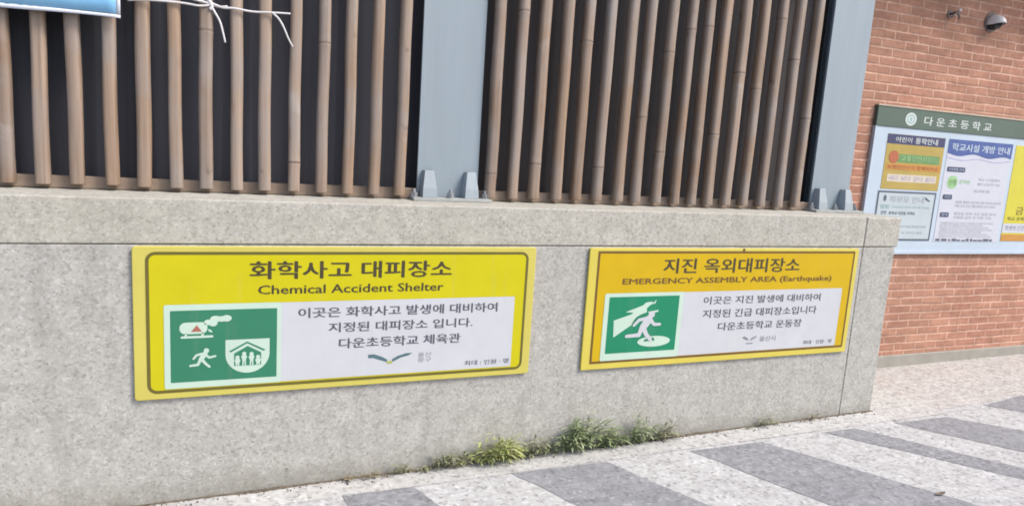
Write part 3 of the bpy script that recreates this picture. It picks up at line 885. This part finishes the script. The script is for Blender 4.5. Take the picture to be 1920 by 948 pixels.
# quarter-dome hood open towards the ground
n, k_ = 18, 9
rows = []
for i in range(k_ + 1):
    a = math.pi / 2 * i / k_
    rows.append([bm.verts.new((0.056 * math.cos(b) * (1 - 0.1 * math.sin(a)), -0.010 - 0.082 * math.sin(a) * (0.25 + 0.75 * abs(math.sin(b))) - 0.012, -0.022 + 0.070 * math.sin(b) * math.cos(a * 0.92))) for b in [math.pi * j / n for j in range(n + 1)]])
rows.insert(0, [bm.verts.new((0.056 * math.cos(b), -0.0085, -0.022 + 0.070 * math.sin(b))) for b in [math.pi * j / n for j in range(n + 1)]])
for r0, r1 in zip(rows, rows[1:]):
    for j in range(n): bm.faces.new((r0[j], r0[j + 1], r1[j + 1], r1[j]))
o = obj('hood', bm, M['vent_metal'], V, smooth=True)
s = o.modifiers.new('solid', 'SOLIDIFY'); s.thickness = 0.003; s.offset = -1
bm = bmesh.new()
flat(bm, rrect(-0.05, 0.05, -0.05, 0.02, 0.02), -0.0098)
prism(bm, ellipse(0, -0.008, 0.043, 0.040, 20), -0.055, -0.0105)
obj('grille', bm, M['vent_dark'], V)

Bk = empty('pipe_bracket', (4.468, 0.62, 2.487), 'tiny rusty pipe bracket left of the round vent hood', 'bracket')
bm = bmesh.new()
prism(bm, ellipse(0, 0, 0.026, 0.026, 16), -0.006, -0.001)
obj('base_disc', bm, M['bracket_metal'], Bk)
bm = bmesh.new()
tube(bm, [(0, -0.006, 0), (0, -0.035, 0.004), (0.004, -0.055, 0.008)], 0.009, 8)
tube(bm, [(-0.006, -0.05, 0.0), (-0.028, -0.055, -0.018), (-0.050, -0.05, -0.032)], [0.007, 0.006, 0.004], 8)
tube(bm, [(0.008, -0.05, 0.0), (0.022, -0.055, -0.016), (0.032, -0.05, -0.034)], [0.007, 0.006, 0.004], 8)
obj('clamp_arms', bm, M['bracket_metal'], Bk, smooth=True)
bm = bmesh.new()
bmesh.ops.create_icosphere(bm, subdivisions=2, radius=0.011, matrix=Matrix.Translation((0.016, -0.058, 0.02)))
obj('bolt_head', bm, M['vent_metal'], Bk, smooth=True)

# ------------------------------------------------------------------ blue banner hung on the slats
BN = empty('banner', (-1.2, 0.2, 1.80), 'light blue banner with white hem hung on the slats, top left corner of the photo', 'banner')
def cloth(x0, x1, z0, z1, y, nx, nz):
    bm = bmesh.new()
    g = []
    for i in range(nx + 1):
        c_ = []
        for j in range(nz + 1):
            x = x0 + (x1 - x0) * i / nx; z = z0 + (z1 - z0) * j / nz
            yy = y + 0.006 * math.sin(x * 9 + z * 2) + 0.003 * math.sin(x * 23 - z * 7)
            zz = z + 0.004 * math.sin(x * 11) * (1 if j == 0 else 0.5)
            c_.append(bm.verts.new((x + 1.2, yy - 0.2, zz - 1.80)))
        g.append(c_)
    for i in range(nx):
        for j in range(nz):
            bm.faces.new((g[i][j], g[i + 1][j], g[i + 1][j + 1], g[i][j + 1]))
    return bm
def clothobj(name, bm, mat):
    o = obj(name, bm, mat, BN, smooth=True)
    s = o.modifiers.new('solid', 'SOLIDIFY'); s.thickness = 0.002; s.offset = 1
    return o
BX1, BZ0 = -0.361, 1.809
clothobj('sheet', cloth(-2.1, BX1 - 0.014, BZ0 + 0.013, 2.45, 0.195, 60, 12), M['banner_blue'])
clothobj('hem', cloth(-2.1, BX1, BZ0, BZ0 + 0.0128, 0.195, 60, 1), M['banner_hem'])
clothobj('hem', cloth(BX1 - 0.0138, BX1, BZ0 + 0.013, 2.45, 0.195, 1, 12), M['banner_hem'])

# ------------------------------------------------------------------ white cord tied across the slats
CD = bmesh.new()
Y0 = 0.217
def C(pts): return [(x, Y0 + 0.004 * math.sin(x * 40 + z * 25), z) for x, z in pts]
def smoothpath(pts, k=5):
    out = []
    for i in range(len(pts) - 1):
        p0 = Vector(pts[max(i - 1, 0)]); p1_ = Vector(pts[i]); p2_ = Vector(pts[i + 1]); p3 = Vector(pts[min(i + 2, len(pts) - 1)])
        for s in range(k):
            u = s / k
            out.append(0.5 * ((2 * p1_) + (-p0 + p2_) * u + (2 * p0 - 5 * p1_ + 4 * p2_ - p3) * u * u + (-p0 + 3 * p1_ - 3 * p2_ + p3) * u ** 3))
    out.append(Vector(pts[-1]))
    return out
for pts, r in (([(-0.34, 1.884), (-0.27, 1.892), (-0.16, 1.896), (-0.10, 1.893), (-0.06, 1.902)], 0.0048),
               ([(-0.20, 1.93), (-0.12, 1.915), (-0.06, 1.906), (-0.03, 1.899), (0.0, 1.904)], 0.005),
               ([(-0.065, 1.912), (-0.02, 1.898), (0.026, 1.899), (0.09, 1.896), (0.163, 1.901), (0.232, 1.906)], 0.0048),
               ([(-0.06, 1.902), (-0.044, 1.875), (-0.027, 1.845), (-0.016, 1.805), (-0.008, 1.768)], 0.0046),
               ([(0.163, 1.901), (0.188, 1.880), (0.207, 1.850), (0.224, 1.812), (0.243, 1.778)], 0.0042),
               ([(-0.075, 1.93), (-0.062, 1.912), (-0.055, 1.896), (-0.062, 1.885)], 0.008)):
    p = smoothpath(C(pts))
    tube(CD, p, [r * (1.0 - 0.25 * i / len(p)) for i in range(len(p))], 8)
o = obj('cord', CD, M['cord_white'], None, smooth=True)
tag(o, 'white plastic cord tied across the slats beside the blue banner, two loose ends hanging', 'cord')

# ------------------------------------------------------------------ weeds at the foot of the wall
def weed(x0, x1, h, nleaf, mat, label, spread=0.07, seed=0, name='weed', nstem=None):
    rng = random.Random(seed)
    h *= 1.2
    ox = (x0 + x1) / 2
    bm = bmesh.new()
    w = (x1 - x0) / 2
    def blade(p, d, ln, wd, droop):
        d = d.normalized()
        s = d.cross(Vector((0, 0, 1)))
        if s.length < 0.05: s = Vector((1, 0, 0))
        s.normalize(); up = s.cross(d)
        q, prev = p.copy(), None
        for k in range(4):
            u = k / 3
            half = wd * (0.45, 1.0, 0.8, 0.06)[k]
            a, b = bm.verts.new(q - s * half), bm.verts.new(q + s * half)
            if prev: bm.faces.new((prev[0], prev[1], b, a))
            prev = (a, b)
            d = (d + Vector((0, 0, -droop * (0.4 + u)))).normalized()
            q = q + d * ln / 3
    ns = nstem or max(4, nleaf // 7)
    for s in range(ns):
        bx = rng.gauss(0, 0.42) * w
        bx = max(-w, min(w, bx))
        env = (1 - (abs(bx) / w) ** 2) * 0.75 + 0.25
        hh = h * env * rng.uniform(0.45, 1.05)
        base = Vector((bx, rng.uniform(-0.028, -0.006), 0.0))
        lean = Vector((rng.uniform(-.45, .45), rng.uniform(-0.9, 0.05) * spread / 0.07 * 0.6, 1.0))
        tip = base + lean.normalized() * hh
        tip.y = min(tip.y, -0.006)
        mid = (base + tip) / 2 + Vector((rng.uniform(-.01, .01), -0.006, 0))
        tube(bm, [base, mid, tip], [0.0014, 0.0011, 0.0006], 4)
        for k in range(max(3, nleaf // ns)):
            u = rng.uniform(0.1, 1.0)
            p = base.lerp(mid, u * 2) if u < .5 else mid.lerp(tip, u * 2 - 1)
            a = rng.uniform(0, 2 * math.pi)
            d = Vector((math.cos(a), -abs(math.sin(a)) * 0.9 + 0.1, rng.uniform(0.1, 1.0)))
            blade(p, d, rng.uniform(0.018, 0.05) * (0.5 + h / 0.2), rng.uniform(0.0016, 0.0045) * (0.6 + h / 0.25), rng.uniform(0.05, 0.5))
    for v in bm.verts:
        if v.co.y > -0.004: v.co.y = -0.004
        if v.co.z < 0.001: v.co.z = 0.001
    o = obj(name, bm, mat)
    o.location = (ox, 0, gz(ox) + 0.004)
    tag(o, label, 'weed', 'weeds at the foot of the wall')
    return o
weed(0.42, 0.62, 0.030, 90, M['leaf_dry'], 'dry brownish wisp of grass, leftmost of the weeds at the wall foot', seed=1)
weed(0.60, 0.80, 0.045, 110, M['leaf_olive'], 'low dull olive weed creeping left of the yellow green tuft', seed=2)
weed(0.80, 1.03, 0.075, 240, M['leaf_olive'], 'thin olive weed touching the left side of the yellow green tuft', seed=3)
weed(1.00, 1.31, 0.135, 520, M['leaf_yellow_green'], 'bright yellow green tuft spilling onto the pavement under the gap between signs', spread=0.13, seed=4)
weed(1.28, 1.44, 0.105, 150, M['leaf_olive'], 'sparse greyish weed between the yellow green tuft and the tall green one', seed=5)
weed(1.40, 1.70, 0.175, 430, M['leaf_green'], 'tallest mid green weed, below the left corner of the golden sign', seed=6)
weed(1.66, 1.80, 0.11, 200, M['leaf_green'], 'small dark green weed right beside the tallest weed', seed=7)
weed(1.78, 1.99, 0.135, 220, M['leaf_green'], 'loose green weed with upright sprigs, second tallest of the weeds', seed=8)
weed(1.96, 2.15, 0.105, 130, M['leaf_olive'], 'thin faded weed under the pictogram of the golden sign', seed=9)
weed(2.58, 2.86, 0.055, 90, M['leaf_olive'], 'faint pale green weed under the lettering of the golden sign', seed=10)
weed(2.93, 3.12, 0.035, 60, M['leaf_dry'], 'tiny dry wisp nearest to the end of the wall', seed=12)

# soil and grit gathered in the joint between wall and pavement
plain('soil', (0.105, 0.085, 0.062), 0.95, 0.45, 55)
bm = bmesh.new()
rg = random.Random(8)
x, row = -1.0, []
while x < 3.52:
    w_ = 0.007 + 0.016 * max(0.0, mnoise.noise(Vector((x * 3.1, 0.3, 0)))) + rg.uniform(0, 0.006)
    h_ = 0.003 + 0.007 * abs(mnoise.noise(Vector((x * 7.7, 4.0, 0))))
    row.append((bm.verts.new((x, -w_ * 1.3, gz(x) + 0.0018)), bm.verts.new((x, -w_ * 0.4, gz(x) + h_)), bm.verts.new((x, 0.002, gz(x) + h_ * 1.2))))
    x += rg.uniform(0.006, 0.018)
for p, q in zip(row, row[1:]):
    for k in range(2): bm.faces.new((p[k], q[k], q[k + 1], p[k + 1]))
for k in range(260):
    x = rg.uniform(-0.9, 3.5); r_ = rg.uniform(0.0015, 0.0045)
    bmesh.ops.create_icosphere(bm, subdivisions=1, radius=r_, matrix=Matrix.Translation((x, -abs(rg.gauss(0, 0.03)) - 0.005, gz(x) + 0.0018 + r_ * 0.6)))
tag(obj('soil', bm, M['soil']), kind='stuff')

# small dead leaf lying on the pavement
bm = bmesh.new()
pts = [(-0.028, 0, 0.004), (-0.012, -0.012, 0.006), (0.012, -0.012, 0.008), (0.03, 0, 0.012), (0.012, 0.010, 0.007), (-0.012, 0.011, 0.005)]
c0 = bm.verts.new((0, 0, 0.003)); vv = [bm.verts.new(p) for p in pts]
for i in range(6): bm.faces.new((c0, vv[i], vv[(i + 1) % 6]))
o = obj('dead_leaf', bm, M['dead_leaf'])
o.location = (2.95, -0.86, gz(2.95) + 0.004)
tag(o, 'small curled brown dead leaf lying on the pale pavement at lower right', 'leaf')
